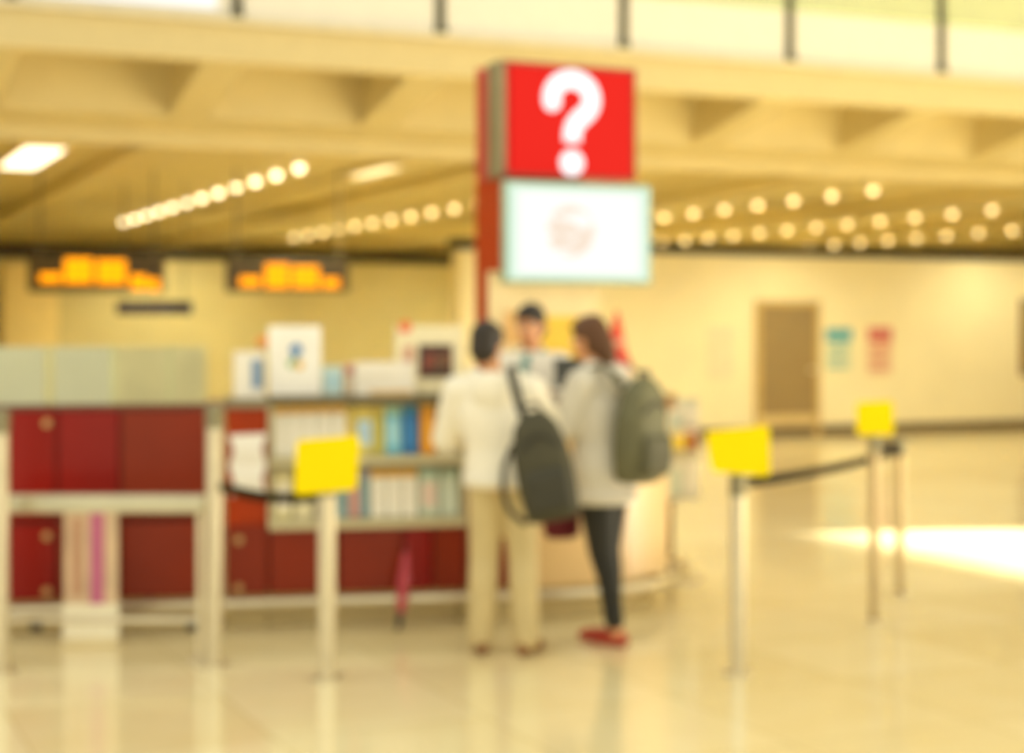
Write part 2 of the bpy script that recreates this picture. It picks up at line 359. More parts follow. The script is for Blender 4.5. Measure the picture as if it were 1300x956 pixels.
ringseg(RI, RO - .05, A0, A1, ZK + .02, ZT - .03, 28).out('carcass', BEIG, desk)
ringseg(RI - .03, RO + .05, A0, A1, ZT - .03, ZT + .04, 32).out('worktop', M('brown_worktop', '8a6238', .3), desk)
# straight part between the round end and the shelving, and the end panel on the other side
XM = dx(648)
for x0_, x1_, mm in ((XS1, XM, REDB), (XM, 0, BEIG)): B().box(((x0_ + x1_) / 2, .2, (ZK + ZT) / 2), (x1_ - x0_ - .008, .38, ZT - ZK), bevel=.004).out('front_panel', mm, desk)
B().box(((XS1) / 2, .24, ZK / 2), (-XS1 - .01, .34, ZK)).out('plinth', MATS['plinth_metal'], desk)
B().box(((XS1) / 2, .17, ZT + .015), (-XS1, .46, .05), bevel=.01).out('worktop', MATS['brown_worktop'], desk)
rail = [Vector((XE - 1.7, -.1, .16)), Vector((0, -.1, .16))] + [Vector((x, y, .16)) for x, y in arc(RO + .1, A0, A1, 28)[1:]]
B().tube(rail, .028, 10).out('foot_rail', STEEL, desk, True)
for x in (XE - 1.3, XE - .4, XE + .5, 0):
    B().tube([(x, -.1, .16), (x, .12, .16)], .015, 8).out('rail_bracket', STEEL, desk)
for a in (-1.1, -.6, -.1, .4):
    B().tube([((RO + .1) * math.cos(a), 1 + (RO + .1) * math.sin(a), .16), ((RO - .1) * math.cos(a), 1 + (RO - .1) * math.sin(a), .16)], .015, 8).out('rail_bracket', STEEL, desk)

# brochure shelving: side cheeks, three shelves, back board, red lower panels
shf = thing('brochure_shelf', 'open brochure shelving with silver shelf edges above dark red panels', 'shelf', DT, DRZ)
Z0, Z1, Z2 = dz(450, 660), dz(450, 580), dz(450, 503)
SW = XS1 - XS0; SC = (XS0 + XS1) / 2
B().box((SC, .36, (.55 + Z2) / 2), (SW, .03, Z2 - .55)).out('back_board', M('shelf_back', 'dccc98', .5), shf)
for z, nm in ((Z0, 'lower_shelf'), (Z1, 'middle_shelf'), (Z2, 'top_shelf')):
    B().box((SC, .18, z - .012), (SW, .36, .024)).out(nm, TOPM if nm == 'top_shelf' else M('shelf_silver', 'ccc198', .4, metal=.3), shf)
    B().box((SC, -.015, z - .02), (SW, .012, .05), bevel=.003).out('shelf_edge', M('dark_edge', '6e6448', .35, metal=.4) if nm == 'top_shelf' else MATS['shelf_silver'], shf)
for x in (XS0 + .012, XS1 - .012): B().box((x, .18, (.55 + Z2) / 2), (.024, .34, Z2 - .6)).out('side_cheek', MATS['shelf_silver'], shf)
B().box((SC, .22, .37), (SW, .3, .34)).out('base', REDB, shf)
B().box((SC, .26, .095), (SW, .22, .19)).out('plinth', MATS['plinth_metal'], shf)
BOLT = M('chrome_bolt', 'c49c68', .35, metal=.7)
def bolt(x, y, z, parent): B().tube([(x, y, z), (x, y - .03, z)], .022, 14).out('bolt', BOLT, parent)
def panel(x0, x1, z0, z1, mat, parent, y=.03, bolts=True):
    B().box(((x0 + x1) / 2, y, (z0 + z1) / 2), (x1 - x0 - .012, .03, z1 - z0), bevel=.004).out('red_panel', mat, parent)
    if bolts:
        for bx in (x1 - .05,):
            for bz in (z0 + .05, z1 - .06): bolt(bx, y - .015, bz, parent)
edges = [XS0, dx(430), dx(512), dx(550), XS1]
for i in range(4): panel(edges[i], edges[i + 1], ZK, .55, REDP if i == 2 else REDB, shf, bolts=False)
# end panel
end = thing('desk_end_cabinet', 'rust red cabinet at the end of the brochure shelving behind the white leaflet', 'cabinet', DT, DRZ)
B().box(((XE + XS0) / 2, .2, (ZK + Z2 - .06) / 2 + .02), (XS0 - XE - .006, .34, Z2 - .06 - ZK), bevel=.004).out('body', ORNG, end)
panel(XE + .003, XS0 - .003, ZK, .56, REDB, end, y=.015, bolts=False)
bolt(dx(303), -.0, dz(303, 685), end); bolt(dx(303), -.0, dz(303, 746), end)
B().box(((XE + XS0) / 2, .18, Z2 - .035), (XS0 - XE, .4, .05), bevel=.006).out('worktop', TOPM, end)
B().box(((XE + XS0) / 2, .24, ZK / 2), (XS0 - XE - .01, .24, ZK)).out('plinth', MATS['plinth_metal'], end)
lf = thing('leaflet', 'crumpled white leaflet sheets hanging on the rust red cabinet', 'leaflet', dk((XE + XS0) / 2 + .005, -.03, dz(313, 629)), DRZ)
for k, (z0, z1) in enumerate(((.0, .165), (.155, .325))):
    b = B(); R = []
    for i in range(9):
        q = i / 8; z = z0 + (z1 - z0) * q; hw = .098 - .018 * math.sin(math.pi * q) + .004 * math.sin(9 * q); yy = -.012 * math.sin(math.pi * q) - .01
        R.append([Vector((-hw, yy, z)), Vector((hw * .97, yy - .004, z + .006)), Vector((hw * .97, yy + .004, z + .006)), Vector((-hw, yy + .004, z))])
    b.rings(R).out('sheet', WHITE, lf)

# counter with frosted glass on the left
ctr = thing('glass_screen_counter', 'dark red panelled counter with frosted glass screen on top', 'counter', DT, DRZ)
XL = dx(-60); ZC = dz(200, 514)
B().box(((XL + XE) / 2, .34, (ZK + ZC) / 2 - .01), (XE - XL - .01, .54, ZC - ZK - .02)).out('carcass', REDB, ctr)
B().box(((XL + XE) / 2, .38, ZK / 2), (XE - XL - .01, .44, ZK)).out('plinth', MATS['plinth_metal'], ctr)
B().box(((XL + XE) / 2, .31, ZC - .012), (XE - XL, .56, .03), bevel=.006).out('worktop', M('rail_dark', '6a3a24', .4), ctr)
e = [XL, dx(72), dx(152), XE]; zm = .62
for i in range(3):
    panel(e[i], e[i + 1], zm, ZC - .03, REDP if i < 2 else REDB, ctr, bolts=i == 0)
    panel(e[i], e[i + 1], ZK, zm - .03, REDP if i < 1 else REDB, ctr, bolts=i != 1)
FG = M('frosted_glass', 'd2d4b6', .45, trans=.25, var=.04, scale=2); zg = dz(200, 440) - ZC
for i, (a, c) in enumerate(((-60, 58), (68, 141), (147, 214), (218, 262))):
    B().box(((dx(a, .05) + dx(c, .05)) / 2, .05, ZC + zg / 2), (dx(c, .05) - dx(a, .05), .012, zg), bevel=.003).out('glass_pane', FG if i < 2 else M('frosted_glass_warm', 'd2cc9c', .45, trans=.25), ctr)
for px in (63, 144, 216): B().box((dx(px, .05), .06, ZC + zg / 2), (.03, .03, zg + .01), bevel=.004).out('glass_clamp', M('pale_green_post', 'c8c894', .4), ctr)

# things on the shelving top
def standbox(px0, px1, y0, y1, off, dep, name, label, cat, mat):
    x0, x1 = dx(px0, off), dx(px1, off); q = dk((x0 + x1) / 2, off); h = (y1 - y0) / F * q.y
    t = thing(name, label, cat, dk((x0 + x1) / 2, off, Z2 + .001), DRZ)
    B().box((0, dep / 2, h / 2), (x1 - x0, dep, h), bevel=.006).out('body', mat, t)
    return t, x1 - x0, h
t, wd, h = standbox(297, 336, 444, 503, .06, .14, 'leaflet_box', 'small white box with a blue side strip at the end of the counter', 'box', WHITE)
t.location.z = Z2 - .009
B().box((wd * .26, -.003, h * .52), (wd * .36, .006, h * .62)).out('blue_strip', M('grey_blue_print', '6f8fb4', .5), t)
t, wd, h = standbox(341, 408, 409, 498, .08, .10, 'display_stand', 'tall white display stand with a blue green and yellow emblem', 'display', M('bright_white_card', 'fbf6ec', .5))
def disc(t, x, z, r, mat, name, y=-.004, sx=1): B().rings([[Vector((x + r * sx * math.cos(a), y + k, z + r * math.sin(a))) for a in [math.tau * i / 20 for i in range(20)]] for k in (0, .003)]).out(name, mat, t)
disc(t, wd * .02, h * .66, .032, M('emblem_blue', '2f7fc0', .5), 'emblem_top')
disc(t, -.022, h * .46, .024, M('emblem_green', '9cc080', .5), 'emblem_leaf', sx=.8)
disc(t, .024, h * .44, .026, M('emblem_yellow', 'f2bf50', .5), 'emblem_leaf', sx=.8)
disc(t, 0, h * .54, .02, M('emblem_teal', '3d93a8', .5), 'emblem_stem', sx=.7)
t = thing('orange_knob', 'small orange ball finial peeking from behind the white boxes', 'finial', dk(dx(333, .3), .3, Z2 + .001), DRZ)
B().tube([(0, 0, 0), (0, 0, .26)], .008, 8).out('stem', DSTEEL, t); B().ball((0, 0, .29), .035).out('ball', M('orange_ball', 'f0a050', .4), t, True)
t, wd, h = standbox(410, 435, 461, 498, .1, .1, 'leaflet_box', 'pale blue leaflet box beside the tall white display stand', 'box', M('pale_blue_card', 'c4dcdc', .5))
disc(t, 0, h * .5, .03, M('sky_print', 'a8d0e0', .5), 'print')
t, wd, h = standbox(437, 449, 458, 498, .13, .06, 'leaflet_box', 'thin pinkish leaflet box between the blue and white boxes', 'box', M('pinkish_card', 'ead6bc', .5))
B().box((0, -.002, h * .8), (wd * .8, .004, h * .3)).out('print', M('rose_print', 'cc8078', .5), t)
t, wd, h = standbox(451, 526, 456, 498, .06, .14, 'carton', 'long low white carton in front of the framed picture', 'box', M('white_carton', 'f3ecdc', .5))
B().box((wd * .1, -.003, h * .08), (wd * .7, .006, h * .16)).out('tape_strip', M('tan_strip', 'e8c58a', .5), t)
B().box((-wd * .1, -.003, h * .55), (wd * .5, .004, h * .02)).out('seam', M('seam_grey', 'd8d0bc', .5), t)
t, wd, h = standbox(502, 588, 411, 498, .22, .05, 'picture_stand', 'white framed stand with a small dark picture beside the red column', 'picture stand', M('cream_card', 'efe4bc', .5))
B().box((wd * .09, -.004, h * .48), (wd * .50, .008, h * .48), bevel=.002).out('dark_picture', M('dark_print', '4a2c24', .4, var=.5, scale=14), t)
for k in range(4): B().box((wd * (-.06 + .1 * k), -.0095, h * (.44 + .06 * (k % 2))), (wd * .07, .003, h * .2)).out('figure', M('print_tone%d' % k, ['8a4a3a', 'a05038', '6a5a40', '93603c'][k], .5), t)
B().box((-wd * .31, -.004, h * .55), (wd * .14, .006, h * .3)).out('rose_strip', M('rose_strip', 'cf9a80', .5), t)
disc(t, -wd * .36, h * .98, .035, M('coral', 'e87850', .5), 'coral_badge', y=-.012)

# brochures on the two shelves
PAGE = M('page_white', 'efe7d0', .5)
def brochure(px0, px1, z, y_top, off, label, base, head=None, spot=None, group='brochures on the shelving'):
    x0, x1 = dx(px0, off), dx(px1, off); q = dk((x0 + x1) / 2, off); h = EYE - (y_top - 420) / F * q.y - z - .012; wd = (x1 - x0) * .96
    t = thing('brochure', label, 'brochure', dk((x0 + x1) / 2, off, z + .008), DRZ, group); t.rotation_euler = (-.12, 0, DRZ)
    B().box((0, .012, h / 2), (wd, .024, h), bevel=.003).out('cover', base, t)
    B().box((0, .014, h / 2 + .002), (wd * .96, .016, h)).out('pages', PAGE, t)
    if head: B().box((0, -.001, h * .91), (wd * .98, .003, h * .17)).out('heading', head, t)
    if spot: B().box((0, -.001, h * .45), (wd * .7, .003, h * .5), bevel=.001).out('cover_picture', spot, t)
OHD, YHD = M('orange_heading', 'f2bc50', .5), M('yellow_heading', 'f4d868', .5); WC = M('white_cover', 'fbf4e0', .5); PT = M('pale_cover_print', 'f4ecd8', .5)
for i in range(5):
    brochure(348 + 18.4 * i, 365.5 + 18.4 * i, Z1, 514 - i * .5, .03, f'white brochure with orange heading on the upper shelf, {ORD[i]} from the cabinet end', WC, OHD, PT)
brochure(440, 449, Z1, 515, .03, 'slim plain yellow brochure on the upper shelf', M('yellow_cover', 'eed06a', .5), YHD)
brochure(450, 476, Z1, 514, .03, 'yellow edged brochure with pale lilac and cyan picture on the upper shelf', M('lime_cover', 'dfd070', .5), YHD, M('lilac_cyan_picture', 'b8d4e4', .5, var=.25, scale=14))
brochure(478, 488, Z1, 514, .03, 'slim lime green brochure on the upper shelf', M('lime2', 'd8cc60', .5), YHD)
brochure(489, 510, Z1, 514, .03, 'light cyan brochure next to the deep blue one', M('cyan_cover', '7cc4d8', .5, var=.15), M('mint_heading', 'b8dcb8', .5), M('cyan_picture', 'a8dae4', .5, var=.2))
brochure(511, 531, Z1, 513, .03, 'deep blue brochure on the upper shelf', M('deep_blue_cover', '2e78b4', .5, var=.15), M('blue_heading', '4c94b4', .5), M('blue_picture', '3c84c0', .5, var=.2))
brochure(534, 553, Z1, 512, .03, 'orange brochure at the end of the upper shelf by the white jacket', M('orange_cover', 'eea024', .5), M('amber_heading', 'f0b040', .5), M('amber_picture', 'eea830', .5))
brochure(555, 580, Z1, 512, .03, 'pale brochure tucked behind the white jacket on the upper shelf', WC, YHD)
brochure(348, 371, Z0, 596, .03, 'cream brochure on the lower shelf next to the cabinet', M('pale_yellow_cover', 'ece0a8', .5), None, PT)
brochure(373, 398, Z0, 597, .03, 'cream brochure with tan heading on the lower shelf behind the yellow card', M('cream_cover', 'e8dcae', .5), M('tan_heading', 'd8b478', .5))
brochure(402, 422, Z0, 597, .03, 'white brochure on the lower shelf behind the near steel post', WC, OHD)
brochure(425, 443, Z0, 597, .03, 'grey blue brochure on the lower shelf', M('grey_blue_cover', '9cb4b0', .5), None, M('slate_picture', '7f9c9c', .5))
brochure(444, 456, Z0, 597, .03, 'slim pink brochure on the lower shelf', M('pink_cover', 'd89a8c', .5), M('lilac_heading', 'c8a4b4', .5))
brochure(457, 469, Z0, 596, .03, 'slim slate blue brochure on the lower shelf', M('slate_cover', '90acac', .5), M('lilac2', 'b4b0bc', .5))
for i in range(3):
    brochure(471 + 20 * i, 490 + 20 * i, Z0, 595 - i * .5, .03, f'white brochure with orange heading on the lower shelf, {ORD[i]} from the slate blue one', WC, OHD, PT)
brochure(532, 558, Z0, 594, .03, 'pale teal brochure with faint pink picture on the lower shelf', M('pale_teal_cover', 'ccd6bc', .5), M('teal_heading', 'b4ccb4', .5), M('faint_pink', 'e4c8b4', .5))
brochure(560, 583, Z0, 594, .03, 'pale teal brochure at the end of the lower shelf', M('pale_teal2', 'd0d8c0', .5), M('teal_heading2', 'b8ccb0', .5))

# floor stand of leaflets beyond the round end
rk = thing('leaflet_stand', 'slim floor stand of leaflets beyond the round end of the desk', 'stand', (1.09, 10.6, 0), .1)
B().lathe([(.001, 0), (.13, 0), (.13, .012), (.03, .022), (.001, .022)], n=24).out('base', STEEL, rk)
B().tube([(-.07, .02, .02), (-.07, .02, 1.16)], .018, 12).out('pole', M('brown_pole', '8a6848', .4, metal=.4), rk, True)
B().box((0, .012, .84), (.22, .01, .66), bevel=.003).out('back_plate', M('stand_plate', 'd8d2b0', .4), rk)
for z in (.53, .83): B().box((0, -.035, z), (.22, .085, .012), bevel=.003).out('tray', STEEL, rk)
LS = 'leaflets in the floor stand'
def stand_leaf(x, y, z, wd, h, mm, lab):
    t = thing('leaflet', lab, 'leaflet', rk.matrix_basis @ Vector((x, y, z)), .1, LS)
    B().box((0, 0, h / 2), (wd, .008, h), bevel=.002).out('cover', mm, t); B().box((0, -.0055, h * .86), (wd * .9, .003, h * .16)).out('heading', PAGE, t)
bpy.context.view_layer.update()
stand_leaf(-.052, -.01, .84, .10, .30, M('leaf_blue', 'c6d0c0', .5), 'pale blue leaflet in the upper tray of the floor stand')
stand_leaf(.055, -.01, .84, .10, .27, M('leaf_grey', 'd6d2bc', .5), 'grey leaflet in the upper tray of the floor stand')
stand_leaf(-.052, -.01, .54, .10, .24, M('leaf_pale', 'ccd4bc', .5), 'pale green leaflet in the lower tray of the floor stand')
stand_leaf(.055, -.01, .54, .10, .24, M('leaf_white', 'e2dcc4', .5), 'white leaflet in the lower tray of the floor stand')
stand_leaf(-.03, -.045, .68 + .157, .08, .13, M('leaf_yellow', 'ecd040', .5), 'small yellow leaflet in the floor stand')
stand_leaf(.05, -.045, .68 + .157, .08, .15, M('leaf_amber', 'a8641c', .5), 'small amber leaflet in the floor stand')
# red column, question mark box, screen, back board
P0 = Vector((-.058, 10.1, 0)); 
cl = thing('sign_column', 'rust red column rising behind the desk under the question mark box', 'column', P0, TH)
B().box((.26, .215, 1.27), (.52, .43, 2.54), bevel=.006).out('shaft', M('column_red', 'b23600', .4, spec=.2, var=.1, scale=3), cl)
for x in (.01, .51): B().box((x, -.002, 1.27), (.03, .02, 2.53), bevel=.003).out('corner_strip', M('column_dark', '6a2408', .35), cl)
B().box((.26, .22, .05), (.54, .45, .10), bevel=.006).out('base', STEEL, cl)
qs = thing('question_mark_sign', 'red backlit box sign with a white question mark on the column', 'sign', P0 + Vector((0, 0, 2.545)), TH)
QW, QH, QD = .904, .705, .36
B().box((QW / 2, QD / 2, QH / 2), (QW, QD - .03, QH), bevel=.008).out('casing', M('sign_red_metal', 'c23a34', .35), qs)
B().box((QW / 2 + .02, .0, QH / 2), (QW - .06, .03, QH - .04), bevel=.004).out('lit_face', M('sign_red_glow', 'f02018', em=.68), qs)
B().box((-.004, .09, QH / 2), (.04, .20, QH + .01), bevel=.006).out('corner_post', M('sign_grey', '8a8060', .4, metal=.3), qs)
B().box((.0, QD - .01, QH / 2), (.04, .04, QH + .01), bevel=.006).out('corner_post', MATS['sign_red_metal'], qs)
B().box((QW, .0, QH / 2), (.02, .045, QH + .01), bevel=.004).out('corner_post', M('sign_dark_red', '8a3024', .4), qs)
for z in (.008, QH - .008): B().box((QW / 2, -.004, z), (QW, .04, .022), bevel=.003).out('edge_trim', M('sign_dark_red', '8a3024', .4), qs)
qb = B(); cx, s_ = QW * .505, QW / 166.0
def q2(px, py): return (cx + (px - 721.5) * s_ * 1.0, (225 - py) * (QH / 148))
pts = []
for i in range(15):                                   # hook: from the left tip over the top round to the stem
    a = math.radians(192 - (192 + 50) * i / 14); pts.append((722.5 + 25.5 * math.cos(a), 121 - 25.5 * math.sin(a)))
pts += [(730, 149), (724.5, 158), (723, 168), (723, 177)]
st = [Vector(q2(*p)) for p in pts]; hw = .057
L_, R_ = [], []
for i, p in enumerate(st):
    T = (st[min(i + 1, len(st) - 1)] - st[max(i - 1, 0)]).normalized(); N = Vector((-T.y, T.x)); L_.append(p + N * hw); R_.append(p - N * hw)
qb.rings([[Vector((l.x, y0, l.y)), Vector((r.x, y0, r.y)), Vector((r.x, y0 + .012, r.y)), Vector((l.x, y0 + .012, l.y))] for l, r, y0 in [(l, r, -.027) for l, r in zip(L_, R_)]])
qwhite = M('sign_white_glow', 'ffffff', em=.95)
def qdisc(b, c, r): b.rings([[Vector((c[0] + r * math.cos(math.tau * i / 28), y, c[1] + r * math.sin(math.tau * i / 28))) for i in range(28)] for y in (-.0275, -.0155)])
qdisc(qb, st[0], hw); qb.out('question_mark_hook', qwhite, qs)
qb = B(); qdisc(qb, q2(722.5, 204.5), .078); qb.out('question_mark_dot', qwhite, qs)

SP = Vector((-.05, 9.85, 1.885)); SWD, SHT = 1.0, .615
sn = thing('display_screen', 'flat display screen glowing white with pale green edge below the question mark box', 'screen', SP, TH)
B().box((SWD / 2, .02, SHT / 2), (SWD, .05, SHT), bevel=.012).out('bezel', M('bezel_grey_green', '9cb498', .35), sn)
def screen_mat():
    m = bpy.data.materials.new('screen_picture'); m.use_nodes = True; nt = m.node_tree; b = nt.nodes['Principled BSDF']
    tc = nt.nodes.new('ShaderNodeTexCoord'); sep = nt.nodes.new('ShaderNodeSeparateXYZ'); nt.links.new(tc.outputs['Generated'], sep.inputs[0])
    def mth(op, a, c): 
        n = nt.nodes.new('ShaderNodeMath'); n.operation = op
        for i, q in enumerate((a, c)):
            if hasattr(q, 'links') or hasattr(q, 'node'): nt.links.new(q, n.inputs[i])
            else: n.inputs[i].default_value = q
        return n.outputs[0]
    ex = mth('ABSOLUTE', mth('SUBTRACT', sep.outputs[0], .5), 0); ez = mth('ABSOLUTE', mth('SUBTRACT', sep.outputs[2], .5), 0)
    edge = mth('MAXIMUM', ex, ez)
    r = nt.nodes.new('ShaderNodeValToRGB'); nt.links.new(edge, r.inputs[0])
    r.color_ramp.elements[0].position = .40; r.color_ramp.elements[0].color = (1, 1, .96, 1); r.color_ramp.elements[1].position = .5; r.color_ramp.elements[1].color = (*lin('c4ecd0'), 1)
    gx = mth('SUBTRACT', sep.outputs[0], .44); gz = mth('MULTIPLY', mth('SUBTRACT', sep.outputs[2], .52), .62)
    dist = mth('SQRT', mth('ADD', mth('MULTIPLY', gx, gx), mth('MULTIPLY', gz, gz)), 0)
    n = nt.nodes.new('ShaderNodeTexNoise'); n.inputs['Scale'].default_value = 7; nt.links.new(tc.outputs['Generated'], n.inputs['Vector'])
    msk = mth('MULTIPLY', mth('LESS_THAN', dist, .17), mth('GREATER_THAN', n.outputs['Fac'], .46))
    mx = nt.nodes.new('ShaderNodeMixRGB'); nt.links.new(msk, mx.inputs[0]); nt.links.new(r.outputs[0], mx.inputs[1]); mx.inputs[2].default_value = (*lin('f2decb'), 1)
    nt.links.new(mx.outputs[0], b.inputs['Emission Color']); b.inputs['Emission Strength'].default_value = .74; b.inputs['Base Color'].default_value = (.02, .02, .02, 1); b.inputs['Roughness'].default_value = .3
    return m
B().box((SWD / 2, -.008, SHT / 2), (SWD - .045, .008, SHT - .045)).out('lit_panel', screen_mat(), sn)
B().box((SWD * .36, .12, SHT * .5), (.2, .16, .2), bevel=.006).out('wall_bracket', DSTEEL, sn)
bb = thing('back_board', 'cream back board with a yellow poster area behind the clerk', 'board', (-.134, 9.93, 0), TH)
B().box((.37, .02, .98), (.74, .03, 1.955), bevel=.004).out('panel', M('cream_board', 'f0d9a2', .5), bb)
B().box((.44, .002, 1.46), (.34, .006, .46)).out('yellow_poster', M('yellow_poster', 'f2c83c', .5, var=.08), bb)
B().box((.16, .002, 1.62), (.12, .006, .2)).out('tan_poster', M('tan_poster', 'e8b870', .5), bb)
for z in (.01,): B().box((.37, .02, .03), (.76, .12, .06), bevel=.004).out('foot', STEEL, bb)
# red pointed ornament and pale blue card behind the woman's head
p = at(783, 466, 9.42)
t = thing('festive_cone', 'red pointed paper cone ornament standing on the counter behind the woman', 'ornament', (p.x, 9.42, ZT + .041))
B().lathe([(.001, 0), (.07, 0), (.055, .012), (.02, .02), (.02, .14), (.001, .14)], n=20).out('foot', STEEL, t)
B().lathe([(.088, .12), (.085, .17), (.055, .29), (.03, .42), (.008, .50), (.001, .505)], n=24).out('cone', M('ornament_red', 'e04428', .5, var=.15), t, True)
for z, r, k in ((.2, .078, 0), (.30, .054, 1)): B().lathe([(r, z), (r + .006, z + .005), (r - .005, z + .04), (r - .012, z + .04)], n=24).out('ring_band', M('ornament_pale' if k else 'ornament_deep', 'e8a080' if k else 'c82818', .5), t, True)
t = thing('card_holder', 'pale blue card standing on the counter behind the olive backpack', 'card', dk(.62, .42, ZT + .041), DRZ + .6)
B().box((0, 0, .065), (.11, .008, .13), (-.15, 0, 0), .002).out('card', M('pale_blue_card2', 'c8d8d0', .5), t); B().box((0, .01, .005), (.1, .06, .01)).out('foot', STEEL, t)
t = thing('monitor', 'dark flat monitor on the counter between the clerk and the woman', 'monitor', dk(.27, .20, ZT + .041), DRZ + .25)
B().box((0, 0, .15), (.26, .025, .17), (-.1, 0, 0), .006).out('screen_back', M('charcoal', '2e3028', .4), t); B().box((0, .02, .05), (.05, .03, .1)).out('stand', BLACK, t); B().box((0, .01, .006), (.18, .12, .012), bevel=.004).out('foot', BLACK, t)

# ------------------------------------------------------------------ barrier posts, belts, wheeled table
BRONZE = M('bronze_steel', 'c2ac80', .4, metal=.7)
def post(px, D, ztop, r, label, grp, mt=None):
    t = thing('barrier_post', label, 'post', ((px - 650) / F * D, D, 0), 0, grp)
    B().tube([(0, 0, .012), (0, 0, ztop)], r, 20).out('tube', mt or STEEL, t, False)
    B().lathe([(.001, 0), (r * 1.9, 0), (r * 1.9, .008), (r * 1.1, .014), (.001, .014)], n=24).out('floor_flange', STEEL, t)
    B().lathe([(r * 1.04, ztop - .10), (r * 1.12, ztop - .10), (r * 1.12, ztop), (r * .7, ztop + .012), (.001, ztop + .012)], n=24).out('belt_head', DSTEEL, t)
    return t
GP = 'steel barrier posts'
pa = post(272, 7.9, 1.235, .040, 'tall bare steel barrier post in front of the rust red cabinet', GP)
pb = post(1, 7.75, 1.22, .038, 'steel barrier post at the extreme left edge', GP)
pc = post(415, 7.6, .94, .042, 'steel barrier post carrying a yellow card in front of the brochures', GP)
pd = post(937, 7.72, .93, .036, 'steel barrier post carrying a yellow card, right of the woman', GP)
pe = post(1110, 9.08, 1.03, .027, 'slim steel barrier post carrying the small far yellow card', GP, BRONZE)
pf = post(1143, 10.03, .94, .027, 'slim bare steel barrier post, farthest one', GP, BRONZE)
def card(p, D, cs, label):                           # bent yellow sheet in a clip; cs: its four corners
    zb = EYE - (max(c[1] for c in cs) - 420) / F * D; xb = p.location.x
    t = thing('card_holder', label, 'card holder', (xb, D, zb))
    P = [(at(c[0], c[1], D) - Vector((xb, D, zb))) for c in cs]; ring = []
    for i in range(4):                               # rounded corners
        a, b_, c = P[i - 1], P[i], P[(i + 1) % 4]
        for q in range(5):
            k = q / 4; u_ = b_ + (a - b_).normalized() * .028; v_ = b_ + (c - b_).normalized() * .028
            ring.append((u_ * (1 - k) ** 2 + b_ * 2 * k * (1 - k) + v_ * k * k))
    B().rings([[Vector((q.x, y + .35 * q.x * q.x, q.z)) for q in ring] for y in (-.006, .006)]).out('yellow_card', YEL, t)
    B().box((0, .016, .05), (.05, .018, .09), bevel=.003).out('clip', DSTEEL, t)
card(pc, 7.525, ((376, 559), (457, 552), (453, 622), (373, 629)), 'yellow plastic card on the steel post before the brochures')
card(pd, 7.655, ((896, 548), (977, 539), (978, 605), (904, 599)), 'yellow plastic card on the steel post beside the woman')
card(pe, 9.02, ((1087, 511), (1134, 508), (1135, 552), (1088, 553)), 'small yellow plastic card on the farthest pair of posts')
BELT = M('black_belt', '2e2614', .8, spec=.08, var=.7, scale=22)
def belt(a, za, c, zc, sag, label, bow=(0, 0)):
    A, Cc = Vector((a.location.x, a.location.y, za)), Vector((c.location.x, c.location.y, zc)); d = (Cc - A).normalized(); A += d * .045; Cc -= d * .045
    o = bpy.data.objects.new('retractable_belt', None)
    t = thing('retractable_belt', label, 'belt', A)
    path = [(Cc - A) * q + Vector((bow[0], bow[1], -sag)) * 4 * q * (1 - q) for q in [i / 16 for i in range(17)]]
    B().ribbon(path, .05, .004).out('webbing', BELT, t)
    B().box(path[-1], (.03, .03, .06), bevel=.004).out('end_clip', BLACK, t)
    bpy.data.objects.remove(o)
belt(pa, .86, pc, .84, .03, 'dark webbing belt stretched in front of the white leaflet')
belt(pd, .885, pf, .875, .02, 'dark webbing belt from the yellow card post to the farthest post')
belt(pe, .975, pf, .89, .0, 'short dark webbing belt joining the two slim far posts', bow=(.05, -.05))
wt = thing('crowd_barrier', 'silver barrier frame with a broad top rail standing before the red counter', 'barrier', (0, 0, 0))
X0, X1, YB, ZTB = -2.49, -1.475, 8.0, .80
B().box(((X0 + X1) / 2, YB, ZTB - .035), (X1 - X0, .10, .085), bevel=.012).out('top_rail', M('table_silver', 'c8c2a6', .3, metal=.7), wt)
for x in (X0 + .02, X1 - .03):
    lg = B().box((x, YB, (ZTB - .08) / 2), (.035, .04, ZTB - .08), bevel=.004).out('upright', STEEL, wt)
    B().box((x, YB, .008), (.09, .07, .016), bevel=.004).out('floor_plate', STEEL, lg)
B().tube([(X0 + .02, YB, .20), (X1 - .03, YB, .20)], .018, 10).out('lower_rail', STEEL, wt)
for x in (X0 + .19, X1 - .07): B().tube([(x, YB, .15), (x, YB, .175)], .03, 14).out('rubber_stop', BLACK, wt)
# pale banner board with pink strip behind the table, slim pink umbrella at the foot rail
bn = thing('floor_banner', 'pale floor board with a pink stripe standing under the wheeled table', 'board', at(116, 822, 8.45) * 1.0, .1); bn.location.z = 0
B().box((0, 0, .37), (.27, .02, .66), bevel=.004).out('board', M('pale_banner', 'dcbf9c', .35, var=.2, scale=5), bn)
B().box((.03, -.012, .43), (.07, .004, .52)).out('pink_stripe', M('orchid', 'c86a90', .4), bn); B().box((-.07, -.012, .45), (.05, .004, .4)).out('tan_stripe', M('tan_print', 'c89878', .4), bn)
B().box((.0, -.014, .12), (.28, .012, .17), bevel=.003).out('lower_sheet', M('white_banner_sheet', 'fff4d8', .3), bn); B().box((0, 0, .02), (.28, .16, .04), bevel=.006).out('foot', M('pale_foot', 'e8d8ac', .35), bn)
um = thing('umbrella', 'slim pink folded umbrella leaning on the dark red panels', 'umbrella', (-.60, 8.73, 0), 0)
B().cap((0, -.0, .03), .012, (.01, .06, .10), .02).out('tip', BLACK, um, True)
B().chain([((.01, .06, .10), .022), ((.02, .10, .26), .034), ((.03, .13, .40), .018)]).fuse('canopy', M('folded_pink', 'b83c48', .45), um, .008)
B().tube([(.03, .13, .40), (.034, .145, .46)], .009, 8).out('handle', M('handle_red', '8a2c28', .4), um)

